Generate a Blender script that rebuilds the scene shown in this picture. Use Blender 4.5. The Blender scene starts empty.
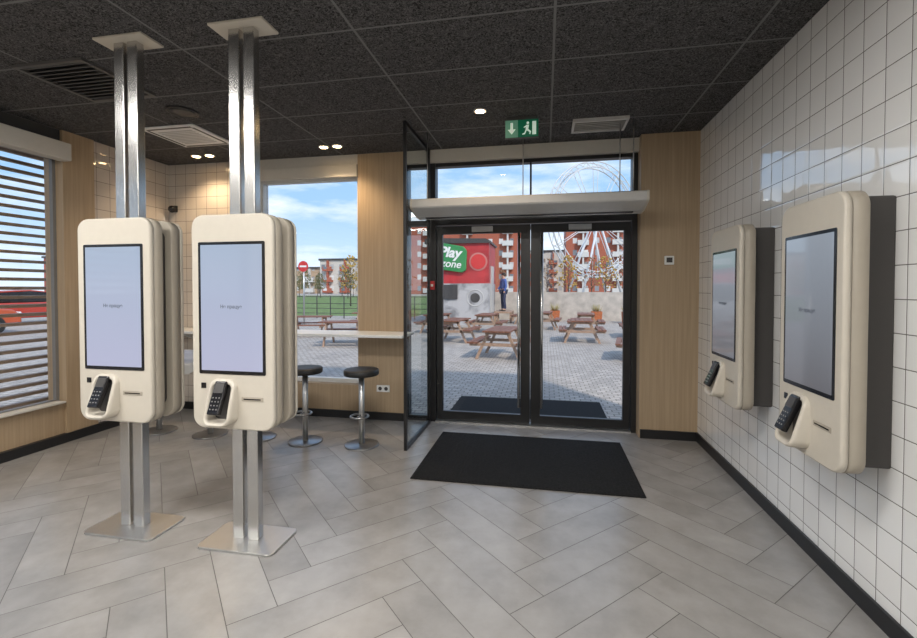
import bpy, bmesh, math, random
from mathutils import Vector, Matrix
random.seed(7)
scene = bpy.context.scene
COL = scene.collection
scene.view_settings.view_transform = 'Standard'

# ------------------------------------------------------------------ materials
def nmat(name):
    m = bpy.data.materials.new(name); m.use_nodes = True
    nt = m.node_tree
    b = nt.nodes.get("Principled BSDF")
    return m, nt, b

def pmat(name, col, rough=0.5, metal=0.0, emis=None, estr=0.0, noise=0.0, nscale=20, spec=None, coat=0.0):
    m, nt, b = nmat(name)
    b.inputs["Roughness"].default_value = rough
    b.inputs["Metallic"].default_value = metal
    if spec is not None: b.inputs["Specular IOR Level"].default_value = spec
    if coat: b.inputs["Coat Weight"].default_value = coat
    if emis is not None:
        b.inputs["Emission Color"].default_value = (*emis, 1); b.inputs["Emission Strength"].default_value = estr
    tc = nt.nodes.new("ShaderNodeTexCoord")
    n = nt.nodes.new("ShaderNodeTexNoise"); n.inputs["Scale"].default_value = nscale; n.inputs["Detail"].default_value = 4
    nt.links.new(tc.outputs["Object"], n.inputs["Vector"])
    r = nt.nodes.new("ShaderNodeValToRGB")
    k = noise if noise else 0.02
    r.color_ramp.elements[0].position = 0.3; r.color_ramp.elements[1].position = 0.7
    r.color_ramp.elements[0].color = (*[max(0, c*(1-k)) for c in col], 1)
    r.color_ramp.elements[1].color = (*[min(1, c*(1+k)) for c in col], 1)
    nt.links.new(n.outputs["Fac"], r.inputs["Fac"]); nt.links.new(r.outputs["Color"], b.inputs["Base Color"])
    return m

def glass_mat(name, tint=(1,1,1), ior=1.45):
    m, nt, b = nmat(name)
    nt.nodes.remove(b)
    out = nt.nodes["Material Output"]
    t = nt.nodes.new("ShaderNodeBsdfTransparent"); t.inputs["Color"].default_value = (*tint, 1)
    g = nt.nodes.new("ShaderNodeBsdfGlossy"); g.inputs["Roughness"].default_value = 0.02
    f = nt.nodes.new("ShaderNodeFresnel"); f.inputs["IOR"].default_value = ior
    geo = nt.nodes.new("ShaderNodeNewGeometry")
    inv = nt.nodes.new("ShaderNodeMath"); inv.operation = 'SUBTRACT'; inv.inputs[0].default_value = 1.0
    nt.links.new(geo.outputs["Backfacing"], inv.inputs[1])
    mu = nt.nodes.new("ShaderNodeMath"); mu.operation = 'MULTIPLY'
    nt.links.new(f.outputs[0], mu.inputs[0]); nt.links.new(inv.outputs[0], mu.inputs[1])
    mx = nt.nodes.new("ShaderNodeMixShader")
    nt.links.new(mu.outputs[0], mx.inputs[0]); nt.links.new(t.outputs[0], mx.inputs[1]); nt.links.new(g.outputs[0], mx.inputs[2])
    nt.links.new(mx.outputs[0], out.inputs["Surface"])
    return m

def uv_vec(nt, axes):
    tc = nt.nodes.new("ShaderNodeTexCoord")
    s = nt.nodes.new("ShaderNodeSeparateXYZ"); nt.links.new(tc.outputs["Object"], s.inputs[0])
    c = nt.nodes.new("ShaderNodeCombineXYZ")
    nt.links.new(s.outputs[axes[0]], c.inputs[0]); nt.links.new(s.outputs[axes[1]], c.inputs[1])
    return c.outputs[0], tc

def brick(nt, vec, w, h, mortar, c1, c2, cm, offset=0.0, smooth=0.0):
    br = nt.nodes.new("ShaderNodeTexBrick")
    br.offset = offset; br.offset_frequency = 2; br.squash = 1.0
    nt.links.new(vec, br.inputs["Vector"])
    br.inputs["Scale"].default_value = 1.0
    br.inputs["Mortar Size"].default_value = mortar
    br.inputs["Mortar Smooth"].default_value = smooth
    br.inputs["Brick Width"].default_value = w; br.inputs["Row Height"].default_value = h
    br.inputs["Color1"].default_value = (*c1, 1); br.inputs["Color2"].default_value = (*c2, 1); br.inputs["Mortar"].default_value = (*cm, 1)
    return br

def tile_mat(name, axes, c1=(0.84,0.835,0.82), c2=(0.80,0.795,0.78), cm=(0.11,0.10,0.09), size=0.15, mortar=0.0021, rough=0.05):
    m, nt, b = nmat(name)
    v, tc = uv_vec(nt, axes)
    br = brick(nt, v, size, size, mortar, c1, c2, cm)
    nt.links.new(br.outputs["Color"], b.inputs["Base Color"])
    mr = nt.nodes.new("ShaderNodeMapRange"); mr.inputs[3].default_value = rough; mr.inputs[4].default_value = 0.8
    nt.links.new(br.outputs["Fac"], mr.inputs[0]); nt.links.new(mr.outputs[0], b.inputs["Roughness"])
    br2 = brick(nt, v, size, size, 0.010, (0,0,0), (1,1,1), (.5,.5,.5), smooth=1.0)
    n = nt.nodes.new("ShaderNodeTexNoise"); n.inputs["Scale"].default_value = 6; n.inputs["Detail"].default_value = 0
    nt.links.new(tc.outputs["Object"], n.inputs["Vector"])
    ad = nt.nodes.new("ShaderNodeMath"); ad.operation = 'MULTIPLY_ADD'; ad.inputs[1].default_value = -0.25
    nt.links.new(br2.outputs["Fac"], ad.inputs[0]); nt.links.new(n.outputs["Fac"], ad.inputs[2])
    bp = nt.nodes.new("ShaderNodeBump"); bp.inputs["Strength"].default_value = 0.24; bp.inputs["Distance"].default_value = 0.01
    nt.links.new(ad.outputs[0], bp.inputs["Height"]); nt.links.new(bp.outputs[0], b.inputs["Normal"])
    b.inputs["Coat Weight"].default_value = 1.0; b.inputs["Coat Roughness"].default_value = 0.01
    nt.links.new(bp.outputs[0], b.inputs["Coat Normal"])
    return m

def wood_mat(name, c1=(0.45,0.335,0.215), c2=(0.36,0.26,0.16), scale=(30,30,0.8), rough=0.5):
    m, nt, b = nmat(name)
    tc = nt.nodes.new("ShaderNodeTexCoord"); mp = nt.nodes.new("ShaderNodeMapping"); mp.inputs["Scale"].default_value = scale
    nt.links.new(tc.outputs["Object"], mp.inputs[0])
    n = nt.nodes.new("ShaderNodeTexNoise"); n.inputs["Scale"].default_value = 1.6; n.inputs["Detail"].default_value = 6; n.inputs["Distortion"].default_value = 0.4
    nt.links.new(mp.outputs[0], n.inputs["Vector"])
    r = nt.nodes.new("ShaderNodeValToRGB"); r.color_ramp.elements[0].position = 0.3; r.color_ramp.elements[1].position = 0.72
    r.color_ramp.elements[0].color = (*c2, 1); r.color_ramp.elements[1].color = (*c1, 1)
    nt.links.new(n.outputs["Fac"], r.inputs["Fac"]); nt.links.new(r.outputs["Color"], b.inputs["Base Color"])
    b.inputs["Roughness"].default_value = rough
    return m

M = {}
M['tile_yz'] = tile_mat("tile_white_side", (1,2))
M['tile_xz'] = tile_mat("tile_warm_light_rear", (0,2), c1=(0.58,0.52,0.46), c2=(0.54,0.48,0.42))  # white tiles with the warm lamp light painted in as cream
M['tile_yz2'] = tile_mat("tile_warm_light_side", (1,2), c1=(0.58,0.52,0.46), c2=(0.54,0.48,0.42))  # same painted warm light for the left wall tiles
M['wood'] = wood_mat("oak_laminate")
M['cream'] = pmat("cream_plaster", (0.58,0.55,0.49), 0.7)
M['darkwall'] = pmat("dark_paint", (0.05,0.05,0.05), 0.8)
M['black'] = pmat("black_powder_coat", (0.012,0.012,0.013), 0.4)
M['blackmat'] = pmat("black_rubber", (0.014,0.014,0.014), 0.9, noise=0.3, nscale=60, spec=0.2)
M['steel'] = pmat("stainless_steel", (0.64,0.63,0.61), 0.24, 1.0)
M['steel2'] = pmat("brushed_steel", (0.60,0.60,0.59), 0.42, 1.0)
M['steeld'] = pmat("dark_brushed_steel", (0.36,0.36,0.36), 0.34, 1.0)
M['kiosk'] = pmat("kiosk_warm_white", (0.55,0.505,0.43), 0.42)
M['kiosk_rim'] = pmat("kiosk_beige_rim", (0.36,0.32,0.26), 0.5)
M['kgrey'] = pmat("kiosk_dark_grey", (0.055,0.051,0.049), 0.5)
M['bezel'] = pmat("bezel_black", (0.01,0.01,0.012), 0.15)
M['white'] = pmat("white_plastic", (0.78,0.78,0.76), 0.4)
M['frame_w'] = pmat("white_window_frame", (0.6,0.6,0.58), 0.4)
M['frame_d'] = pmat("grey_window_frame", (0.22,0.21,0.20), 0.4)
M['aircurtain'] = pmat("pale_grey_metal", (0.52,0.51,0.49), 0.4, 0.1)
M['glass'] = glass_mat("clear_glass")
M['glass_s'] = glass_mat("partition_glass", (0.92,0.94,0.93), 1.3)
M['leather'] = pmat("black_leatherette", (0.015,0.015,0.015), 0.45)
M['green'] = pmat("exit_green", (0.0,0.10,0.05), 0.4, emis=(0.0,0.12,0.055), estr=0.3)
M['green2'] = pmat("exit_pale_green", (0.12,0.28,0.20), 0.4, emis=(0.10,0.25,0.17), estr=0.3)
M['signwhite'] = pmat("sign_white", (0.8,0.9,0.82), 0.4, emis=(0.75,1,0.82), estr=0.3)
M['paintwhite'] = pmat("paint_white", (0.8,0.8,0.78), 0.5)
M['vent'] = pmat("charcoal_vent_metal", (0.10,0.095,0.09), 0.5)
M['lamp'] = pmat("lamp_glow", (1,0.9,0.7), 0.4, emis=(1,0.68,0.34), estr=30)
M['panel'] = pmat("fill_panel_glow", (1,1,1), 0.4, emis=(1,0.97,0.92), estr=9)  # glow of the added fill panels
M['louver'] = pmat("warm_brown_louver", (0.25,0.18,0.13), 0.6)
M['red'] = pmat("signal_red", (0.55,0.03,0.03), 0.5)
M['text'] = pmat("screen_text_grey", (0.12,0.14,0.18), 0.5)
M['lawn'] = pmat("lawn_green", (0.13,0.20,0.05), 0.9, noise=.35, nscale=2)

def screen_mat(name, top, bot, estr):
    m, nt, b = nmat(name)
    tc = nt.nodes.new("ShaderNodeTexCoord"); s = nt.nodes.new("ShaderNodeSeparateXYZ")
    nt.links.new(tc.outputs["Generated"], s.inputs[0])
    r = nt.nodes.new("ShaderNodeValToRGB"); r.color_ramp.elements[0].color = (*bot, 1); r.color_ramp.elements[1].color = (*top, 1)
    nt.links.new(s.outputs[2], r.inputs["Fac"])
    b.inputs["Base Color"].default_value = (0.03,0.03,0.035,1)
    nt.links.new(r.outputs["Color"], b.inputs["Emission Color"]); b.inputs["Emission Strength"].default_value = estr
    b.inputs["Roughness"].default_value = 0.06
    return m
M['screen'] = screen_mat("lit_display", (0.44,0.54,0.70), (0.54,0.56,0.76), 0.80)
M['screen2'] = screen_mat("dim_display_reflection", (0.42,0.48,0.56), (0.20,0.20,0.22), 0.6)  # darker bottom paints a reflection into the wall kiosk screens

def ceiling_mat():
    m, nt, b = nmat("wood_wool_ceiling")
    tc = nt.nodes.new("ShaderNodeTexCoord")
    mp = nt.nodes.new("ShaderNodeMapping"); mp.inputs["Location"].default_value = (1.15+2.4, 0.4+6.0, 0)
    nt.links.new(tc.outputs["Object"], mp.inputs[0])
    br = brick(nt, mp.outputs[0], 1.2, 0.6, 0.008, (0,0,0), (0,0,0), (1,1,1))
    n = nt.nodes.new("ShaderNodeTexNoise"); n.inputs["Scale"].default_value = 46; n.inputs["Detail"].default_value = 4; n.inputs["Distortion"].default_value = 2.5
    nt.links.new(tc.outputs["Object"], n.inputs["Vector"])
    r = nt.nodes.new("ShaderNodeValToRGB"); r.color_ramp.elements[0].position = 0.38; r.color_ramp.elements[1].position = 0.66
    r.color_ramp.elements[0].color = (0.012,0.012,0.013,1); r.color_ramp.elements[1].color = (0.16,0.155,0.155,1)
    nt.links.new(n.outputs["Fac"], r.inputs["Fac"])
    mx = nt.nodes.new("ShaderNodeMix"); mx.data_type = 'RGBA'
    nt.links.new(br.outputs["Fac"], mx.inputs[0]); nt.links.new(r.outputs["Color"], mx.inputs[6]); mx.inputs[7].default_value = (0.19,0.19,0.19,1)
    nt.links.new(mx.outputs[2], b.inputs["Base Color"])
    b.inputs["Roughness"].default_value = 0.85; b.inputs["Specular IOR Level"].default_value = 0.2
    bp = nt.nodes.new("ShaderNodeBump"); bp.inputs["Strength"].default_value = 0.6; bp.inputs["Distance"].default_value = 0.01
    nt.links.new(n.outputs["Fac"], bp.inputs["Height"]); nt.links.new(bp.outputs[0], b.inputs["Normal"])
    return m
M['ceiling'] = ceiling_mat()

def floor_mat():
    m, nt, b = nmat("grey_stone_planks")
    at = nt.nodes.new("ShaderNodeAttribute"); at.attribute_name = "tone"
    tc = nt.nodes.new("ShaderNodeTexCoord")
    ad = nt.nodes.new("ShaderNodeVectorMath"); ad.operation = 'MULTIPLY_ADD'; ad.inputs[1].default_value = (30,30,30)
    nt.links.new(at.outputs["Color"], ad.inputs[0]); nt.links.new(tc.outputs["Object"], ad.inputs[2])
    n = nt.nodes.new("ShaderNodeTexNoise"); n.inputs["Scale"].default_value = 3.2; n.inputs["Detail"].default_value = 7; n.inputs["Roughness"].default_value = 0.62
    nt.links.new(ad.outputs[0], n.inputs["Vector"])
    r = nt.nodes.new("ShaderNodeValToRGB"); r.color_ramp.elements[0].position = 0.28; r.color_ramp.elements[1].position = 0.74
    r.color_ramp.elements[0].color = (0.245,0.236,0.226,1); r.color_ramp.elements[1].color = (0.35,0.34,0.328,1)
    nt.links.new(n.outputs["Fac"], r.inputs["Fac"])
    mr = nt.nodes.new("ShaderNodeMapRange"); mr.inputs[3].default_value = 0.86; mr.inputs[4].default_value = 1.13
    nt.links.new(at.outputs["Fac"], mr.inputs[0])
    vm = nt.nodes.new("ShaderNodeVectorMath"); vm.operation = 'SCALE'
    nt.links.new(r.outputs["Color"], vm.inputs[0]); nt.links.new(mr.outputs[0], vm.inputs["Scale"])
    nt.links.new(vm.outputs[0], b.inputs["Base Color"])
    b.inputs["Roughness"].default_value = 0.26
    return m
M['floor'] = floor_mat()
M['grout'] = pmat("floor_grout", (0.085,0.08,0.075), 0.8)

def ground_mat():
    m, nt, b = nmat("stone_setts")
    v, tc = uv_vec(nt, (0,1))
    br = brick(nt, v, 0.14, 0.10, 0.008, (0.50,0.45,0.40), (0.36,0.33,0.295), (0.20,0.18,0.16), offset=0.5)
    n = nt.nodes.new("ShaderNodeTexNoise"); n.inputs["Scale"].default_value = 0.8; n.inputs["Detail"].default_value = 5
    nt.links.new(tc.outputs["Object"], n.inputs["Vector"])
    mr = nt.nodes.new("ShaderNodeMapRange"); mr.inputs[3].default_value = 0.75; mr.inputs[4].default_value = 1.25
    nt.links.new(n.outputs["Fac"], mr.inputs[0])
    vm = nt.nodes.new("ShaderNodeVectorMath"); vm.operation = 'SCALE'
    nt.links.new(br.outputs["Color"], vm.inputs[0]); nt.links.new(mr.outputs[0], vm.inputs["Scale"])
    nt.links.new(vm.outputs[0], b.inputs["Base Color"]); b.inputs["Roughness"].default_value = 0.85; b.inputs["Specular IOR Level"].default_value = .25
    return m
M['ground'] = ground_mat()

def facade_mat(name, wall, win, w=3.0, h=3.0, mort=.8):
    m, nt, b = nmat(name)
    tc = nt.nodes.new("ShaderNodeTexCoord"); s = nt.nodes.new("ShaderNodeSeparateXYZ"); nt.links.new(tc.outputs["Object"], s.inputs[0])
    ad = nt.nodes.new("ShaderNodeMath"); nt.links.new(s.outputs[0], ad.inputs[0]); nt.links.new(s.outputs[1], ad.inputs[1])
    c = nt.nodes.new("ShaderNodeCombineXYZ"); nt.links.new(ad.outputs[0], c.inputs[0]); nt.links.new(s.outputs[2], c.inputs[1])
    br = brick(nt, c.outputs[0], w, h, mort, win, (0.7,0.7,0.69), wall)
    nt.links.new(br.outputs["Color"], b.inputs["Base Color"]); b.inputs["Roughness"].default_value = 0.7
    return m

# ------------------------------------------------------------------ mesh builder
class MB:
    def __init__(s): s.bm = bmesh.new()
    def _f(s, vs, mi=0, smooth=False):
        try:
            f = s.bm.faces.new(vs); f.material_index = mi; f.smooth = smooth; return f
        except ValueError: return None
    def box(s, x0,x1,y0,y1,z0,z1, mi=0):
        v = [s.bm.verts.new(p) for p in [(x0,y0,z0),(x1,y0,z0),(x1,y1,z0),(x0,y1,z0),(x0,y0,z1),(x1,y0,z1),(x1,y1,z1),(x0,y1,z1)]]
        for q in [(0,3,2,1),(4,5,6,7),(0,1,5,4),(1,2,6,5),(2,3,7,6),(3,0,4,7)]: s._f([v[i] for i in q], mi)
        return s
    def cyl(s, p0, p1, r0, r1=None, seg=20, mi=0, caps=True):
        p0, p1 = Vector(p0), Vector(p1); r1 = r0 if r1 is None else r1
        d = (p1-p0).normalized(); a = d.orthogonal().normalized(); b = d.cross(a)
        R = []
        for p, r in ((p0,r0),(p1,r1)):
            R.append([s.bm.verts.new(p + (a*math.cos(t)+b*math.sin(t))*r) for t in [2*math.pi*i/seg for i in range(seg)]])
        for i in range(seg):
            j = (i+1)%seg; s._f([R[0][i],R[0][j],R[1][j],R[1][i]], mi, True)
        if caps: s._f(R[0][::-1], mi); s._f(R[1], mi)
        return s
    def lathe(s, prof, c=(0,0,0), seg=32, mi=0, axis='Z'):
        rings = []
        for r, z in prof:
            ring = []
            for i in range(seg):
                t = 2*math.pi*i/seg
                p = (r*math.cos(t), r*math.sin(t), z) if axis=='Z' else (z, r*math.cos(t), r*math.sin(t))
                ring.append(s.bm.verts.new((p[0]+c[0], p[1]+c[1], p[2]+c[2])))
            rings.append(ring)
        for a, b in zip(rings, rings[1:]):
            for i in range(seg):
                j = (i+1)%seg; s._f([a[i],a[j],b[j],b[i]], mi, True)
        s._f(rings[0][::-1], mi); s._f(rings[-1], mi)
        return s
    def torus(s, c, R, r, seg=32, sg=10, mi=0, a0=0, a1=2*math.pi, vert=False):
        full = abs(a1-a0-2*math.pi) < 1e-4
        n = seg if full else seg+1
        rings = []
        for i in range(n):
            t = a0+(a1-a0)*i/seg
            if vert: rings.append([s.bm.verts.new((c[0]+(R+r*math.cos(u))*math.cos(t), c[1]+r*math.sin(u), c[2]+(R+r*math.cos(u))*math.sin(t))) for u in [2*math.pi*k/sg for k in range(sg)]])
            else: rings.append([s.bm.verts.new((c[0]+(R+r*math.cos(u))*math.cos(t), c[1]+(R+r*math.cos(u))*math.sin(t), c[2]+r*math.sin(u))) for u in [2*math.pi*k/sg for k in range(sg)]])
        for i in range(seg):
            a, b = rings[i], rings[(i+1)%n]
            for k in range(sg):
                l = (k+1)%sg; s._f([a[k],b[k],b[l],a[l]], mi, True)
        return s
    def rrect(s, w, h, r, rings, c=(0,0,0), mi=0, seg=8, caps=True, dy=None):
        RR = []
        for y, ins in rings:
            rr = max(r-ins, 0.001); hw, hh = w/2-ins, h/2-ins
            ring = []
            for cx, cz, a in ((hw-rr,hh-rr,0),(-hw+rr,hh-rr,90),(-hw+rr,-hh+rr,180),(hw-rr,-hh+rr,270)):
                for k in range(seg+1):
                    t = math.radians(a+90*k/seg)
                    x_, z_ = cx+rr*math.cos(t), cz+rr*math.sin(t)
                    yy = y if dy is None else y*dy(z_)
                    ring.append(s.bm.verts.new((c[0]+x_, c[1]+yy, c[2]+z_)))
            RR.append(ring)
        n = len(RR[0])
        for a, b in zip(RR, RR[1:]):
            for i in range(n):
                j = (i+1)%n; s._f([a[i],a[j],b[j],b[i]], mi, True)
        if caps: s._f(RR[0], mi); s._f(RR[-1][::-1], mi)
        return s
    def prism(s, pts, a, b, axis='Y', mi=0, smooth=False):
        def P(p, t):
            return {'Y':(p[0],t,p[1]), 'X':(t,p[0],p[1]), 'Z':(p[0],p[1],t)}[axis]
        A = [s.bm.verts.new(P(p,a)) for p in pts]; B = [s.bm.verts.new(P(p,b)) for p in pts]
        n = len(pts)
        for i in range(n):
            j = (i+1)%n; s._f([A[i],A[j],B[j],B[i]], mi, smooth)
        s._f(A[::-1], mi); s._f(B, mi)
        return s
    def sphere(s, c, r, sc=(1,1,1), sub=2, mi=0, jitter=0):
        m = Matrix.Translation(c) @ Matrix.Diagonal((*[r*k for k in sc],1))
        g = bmesh.ops.create_icosphere(s.bm, subdivisions=sub, radius=1, matrix=m)
        for v in g['verts']:
            if jitter: v.co += Vector((random.uniform(-1,1),random.uniform(-1,1),random.uniform(-1,1)))*jitter
            for f in v.link_faces: f.material_index = mi; f.smooth = True
        return s
    def finish(s, name, mats, parent=None, loc=(0,0,0), rot=(0,0,0), bevel=0, seg=2, label=None, **props):
        bm = s.bm
        bmesh.ops.recalc_face_normals(bm, faces=bm.faces)
        if bevel:
            es = [e for e in bm.edges if len(e.link_faces)==2 and e.calc_face_angle(0) > 0.6]
            bmesh.ops.bevel(bm, geom=es, offset=bevel, segments=seg, profile=0.5, affect='EDGES', clamp_overlap=True)
        me = bpy.data.meshes.new(name); bm.to_mesh(me); bm.free()
        if not isinstance(mats, (list,tuple)): mats = [mats]
        for m in mats: me.materials.append(m)
        o = bpy.data.objects.new(name, me); COL.objects.link(o)
        o.location = loc; o.rotation_euler = rot
        if parent: o.parent = parent
        if label: o["label"] = label
        for k, v in props.items(): o[k] = v
        return o

def thing(name, label, category, loc=(0,0,0), rz=0, group=None, rot=None):
    o = bpy.data.objects.new(name, None); COL.objects.link(o)
    o.empty_display_size = 0.1; o.location = loc; o.rotation_euler = rot if rot else (0,0,rz)
    o["label"] = label; o["category"] = category
    if group: o["group"] = group
    return o

def dup(src, loc, rz=None, label=None, scale=None):
    def rec(o, par):
        c = o.copy(); COL.objects.link(c)
        if par: c.parent = par
        for ch in [k for k in bpy.data.objects if k.parent == o]: rec(ch, c)
        return c
    n = rec(src, None); n.location = loc
    if rz is not None: n.rotation_euler = (0,0,rz)
    if label: n["label"] = label
    if scale: n.scale = (scale,)*3
    return n

def text_mesh(name, body, size, mat, parent=None, loc=(0,0,0), rot=(math.pi/2,0,0), ext=0.0005, bold=0.0, shear=0.0, label=None, spacing=1.0):
    cu = bpy.data.curves.new(name+"_curve", 'FONT'); cu.body = body; cu.size = size; cu.extrude = ext
    cu.align_x = 'CENTER'; cu.align_y = 'CENTER'; cu.offset = bold; cu.shear = shear; cu.space_line = spacing
    t = bpy.data.objects.new(name+"_tmp", cu); COL.objects.link(t)
    bpy.context.view_layer.update()
    me = bpy.data.meshes.new_from_object(t.evaluated_get(bpy.context.evaluated_depsgraph_get()))
    bpy.data.objects.remove(t)
    me.materials.clear(); me.materials.append(mat)
    o = bpy.data.objects.new(name, me); COL.objects.link(o); o.location = loc; o.rotation_euler = rot
    if parent: o.parent = parent
    if label: o["label"] = label
    return o

ST = dict(kind="structure")
H = 3.12
XL, XR, YB, YF = -4.75, 1.52, 5.0, -3.0

# ------------------------------------------------------------------ floor
def build_floor():
    bm = bmesh.new()
    lay = bm.loops.layers.float_color.new("tone")
    W, n = 0.225, 4; L = W*n; g = 0.002
    ang = math.radians(45); ca, sa = math.cos(ang), math.sin(ang)
    def plank(p0,p1,q0,q1):
        cx, cy = (p0+p1)/2, (q0+q1)/2
        x, y = cx*ca-cy*sa, cx*sa+cy*ca + 1.0
        if x < XL-1 or x > XR+1 or y < YF-1 or y > 6.2: return
        t = random.random(); t2 = random.random(); t3 = random.random()
        vs = [bm.verts.new((a*ca-b*sa, a*sa+b*ca+1.0, 0)) for a,b in ((p0+g,q0+g),(p1-g,q0+g),(p1-g,q1-g),(p0+g,q1-g))]
        f = bm.faces.new(vs)
        for l in f.loops: l[lay] = (t,t2,t3,1)
    R = 46
    for j in range(-R, R):
        for mm in range(-8, 9):
            i = j+2*n*mm
            if abs(i) < R: plank(i*W, i*W+L, j*W, j*W+W)
            i = j; k = i-2*n+1+2*n*mm
            if abs(k) < R: plank(i*W, i*W+W, k*W, k*W+L)
    for co, no in (((XL,0,0),(-1,0,0)),((XR,0,0),(1,0,0)),((0,YF,0),(0,-1,0)),((0,5.1,0),(0,1,0))):
        bmesh.ops.bisect_plane(bm, geom=bm.verts[:]+bm.edges[:]+bm.faces[:], plane_co=co, plane_no=no, clear_outer=True)
    z = -0.0015
    vs = [bm.verts.new(p) for p in ((XL,YF,z),(XR,YF,z),(XR,5.25,z),(XL,5.25,z))]
    f = bm.faces.new(vs); f.material_index = 1
    vs = [bm.verts.new(p) for p in ((XL,YF,-.1),(XL,5.25,-.1),(XR,5.25,-.1),(XR,YF,-.1))]
    f = bm.faces.new(vs); f.material_index = 1
    me = bpy.data.meshes.new("floor"); bm.to_mesh(me); bm.free()
    me.materials.append(M['floor']); me.materials.append(M['grout'])
    o = bpy.data.objects.new("floor", me); COL.objects.link(o)
    o["kind"] = "structure"; o["label"] = "grey stone-look tile floor in herringbone pattern"
build_floor()

# ------------------------------------------------------------------ shell
MB().box(XL-.2,XR+.2,YF-.2,5.25,H,H+.15).finish("ceiling", M['ceiling'], label="black textured suspended ceiling with thin grey grid", **ST)
MB().box(XR,XR+.2,YF-.2,5.25,-.1,H).finish("wall_right", M['tile_yz'], label="glossy white square tiles with dark grout", **ST)
MB().box(XL-.2,XR+.2,YF-.2,YF,-.1,H).finish("wall_front", M['cream'], label="plain cream wall of the room", **ST)
b = MB()
b.box(XL-.2,XL,YF,-2.0,-.1,H,0)
b.box(XL-.2,XL,-2.0,3.68,-.1,.40,1)
b.box(XL-.2,XL,-2.0,3.68,2.86,H,2)
b.box(XL-.2,XL+.03,3.68,4.0,-.1,H,1)
b.box(XL-.2,XL,4.0,5.25,-.1,H,3)
b.finish("wall_left", [M['cream'],M['wood'],M['darkwall'],M['tile_yz2']], label="wall with oak pillar, tiles and a wide window opening", **ST)
b = MB()
WX0, WX1 = -3.50, -2.17
b.box(XL,WX0,YB,5.25,-.1,H,3)
b.box(WX0,WX1,YB,5.25,-.1,.40,1)
b.box(WX0,WX1,YB,5.25,2.88,H,0)
b.box(WX1,-1.60,YB,5.25,-.1,H,1)
b.box(-1.60,.96,YB,5.25,2.98,H,0)
b.box(.96,XR,4.9,5.25,-.1,H,1)
b.finish("wall_back", [M['cream'],M['wood'],M['darkwall'],M['tile_xz']], label="entrance wall of oak panels, tiles and openings", **ST)

# baseboards
MB().box(XR-.015,XR,YF,4.9,0,.09).finish("baseboard_right", M['black'], label="black baseboard under the white tiles", **ST)
MB().box(.97,XR-.015,4.885,4.9,0,.09).finish("baseboard_pillar", M['black'], label="black baseboard on oak pillar", **ST)
MB().box(XL+.03,XL+.045,YF,4.985,0,.09).box(XL,XL+.03,YF,3.68,0,.09).box(XL,XL+.03,4.0,4.985,0,.09).finish("baseboard_left", M['black'], label="black baseboard below the window", **ST)
MB().box(XL,-1.61,4.985,5.0,0,.09).finish("baseboard_back", M['black'], label="black baseboard on entrance wall", **ST)

# left window
w = MB()
for z0,z1 in ((.40,.43),(2.83,2.86)): w.box(XL-.10,XL-.06,-2.0,3.68,z0,z1)
for y in (-2.0,-.1,1.8,3.65): w.box(XL-.10,XL-.06,y,y+.03,.43,2.83)
wo = w.finish("window_1", M['frame_d'], label="wide window with slim grey frame and louvres outside", **ST)
MB().box(XL-.085,XL-.075,-1.97,3.65,.43,2.83).finish("glass", M['glass'], parent=wo)
MB().box(XL-.06,XL+.05,-2.0,3.66,.40,.42).finish("trim_1", M['cream'], bevel=.004, label="pale window sill below wide window", **ST)
MB().box(XL,XL+.12,-2.0,3.70,2.81,2.98).finish("trim_2", M['cream'], bevel=.006, label="cream roller blind box above window", **ST)

# back window
w = MB()
for z0,z1 in ((.40,.45),(2.84,2.88)): w.box(WX0,WX1,5.08,5.15,z0,z1)
for x in (WX0, WX1-.04): w.box(x,x+.04,5.08,5.15,.45,2.84)
wo = w.finish("window_2", M['frame_w'], label="tall window with white frame beside entrance", **ST)
MB().box(WX0+.04,WX1-.04,5.11,5.12,.45,2.84).finish("glass", M['glass'], parent=wo)
MB().box(WX0-.02,WX1+.0,4.975,5.0,2.86,3.0).finish("trim_3", M['cream'], bevel=.004, label="flat cream blind cover above tall window", **ST)

# door portal
DL, DR, DC = -1.27, .955, -.160
w = MB()
w.box(-1.6,-1.565,5.06,5.16,0,2.98)
w.box(DL-.04,DL+.03,5.05,5.17,0,2.98)
w.box(DR-.05,DR+.005,5.05,5.17,0,2.98)
w.box(DL+.03,DR-.05,5.05,5.17,2.27,2.42)
w.box(-1.565,DL-.04,5.06,5.16,2.27,2.33)
w.box(-1.565,DL-.04,5.06,5.16,.0,.06)
w.box(-1.565,DR-.05,5.06,5.16,2.94,2.98)
w.box(DC-.010,DC+.010,5.07,5.15,2.42,2.94)
fo = w.finish("trim_4", M['black'], label="black aluminium frame around entrance and transom", **ST)
MB().box(DL+.03,DR-.05,5.105,5.115,2.42,2.94).box(-1.565,DL-.04,5.105,5.115,.06,2.27).box(-1.565,DL-.04,5.105,5.115,2.33,2.94).finish("window_3", M['glass'], label="transom and narrow side glazing of the entrance", **ST)
MB().box(DL+.03,DR-.05,5.03,5.2,-.002,.015).finish("trim_5", M['steel2'], label="steel threshold under entrance doors", **ST)

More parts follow.
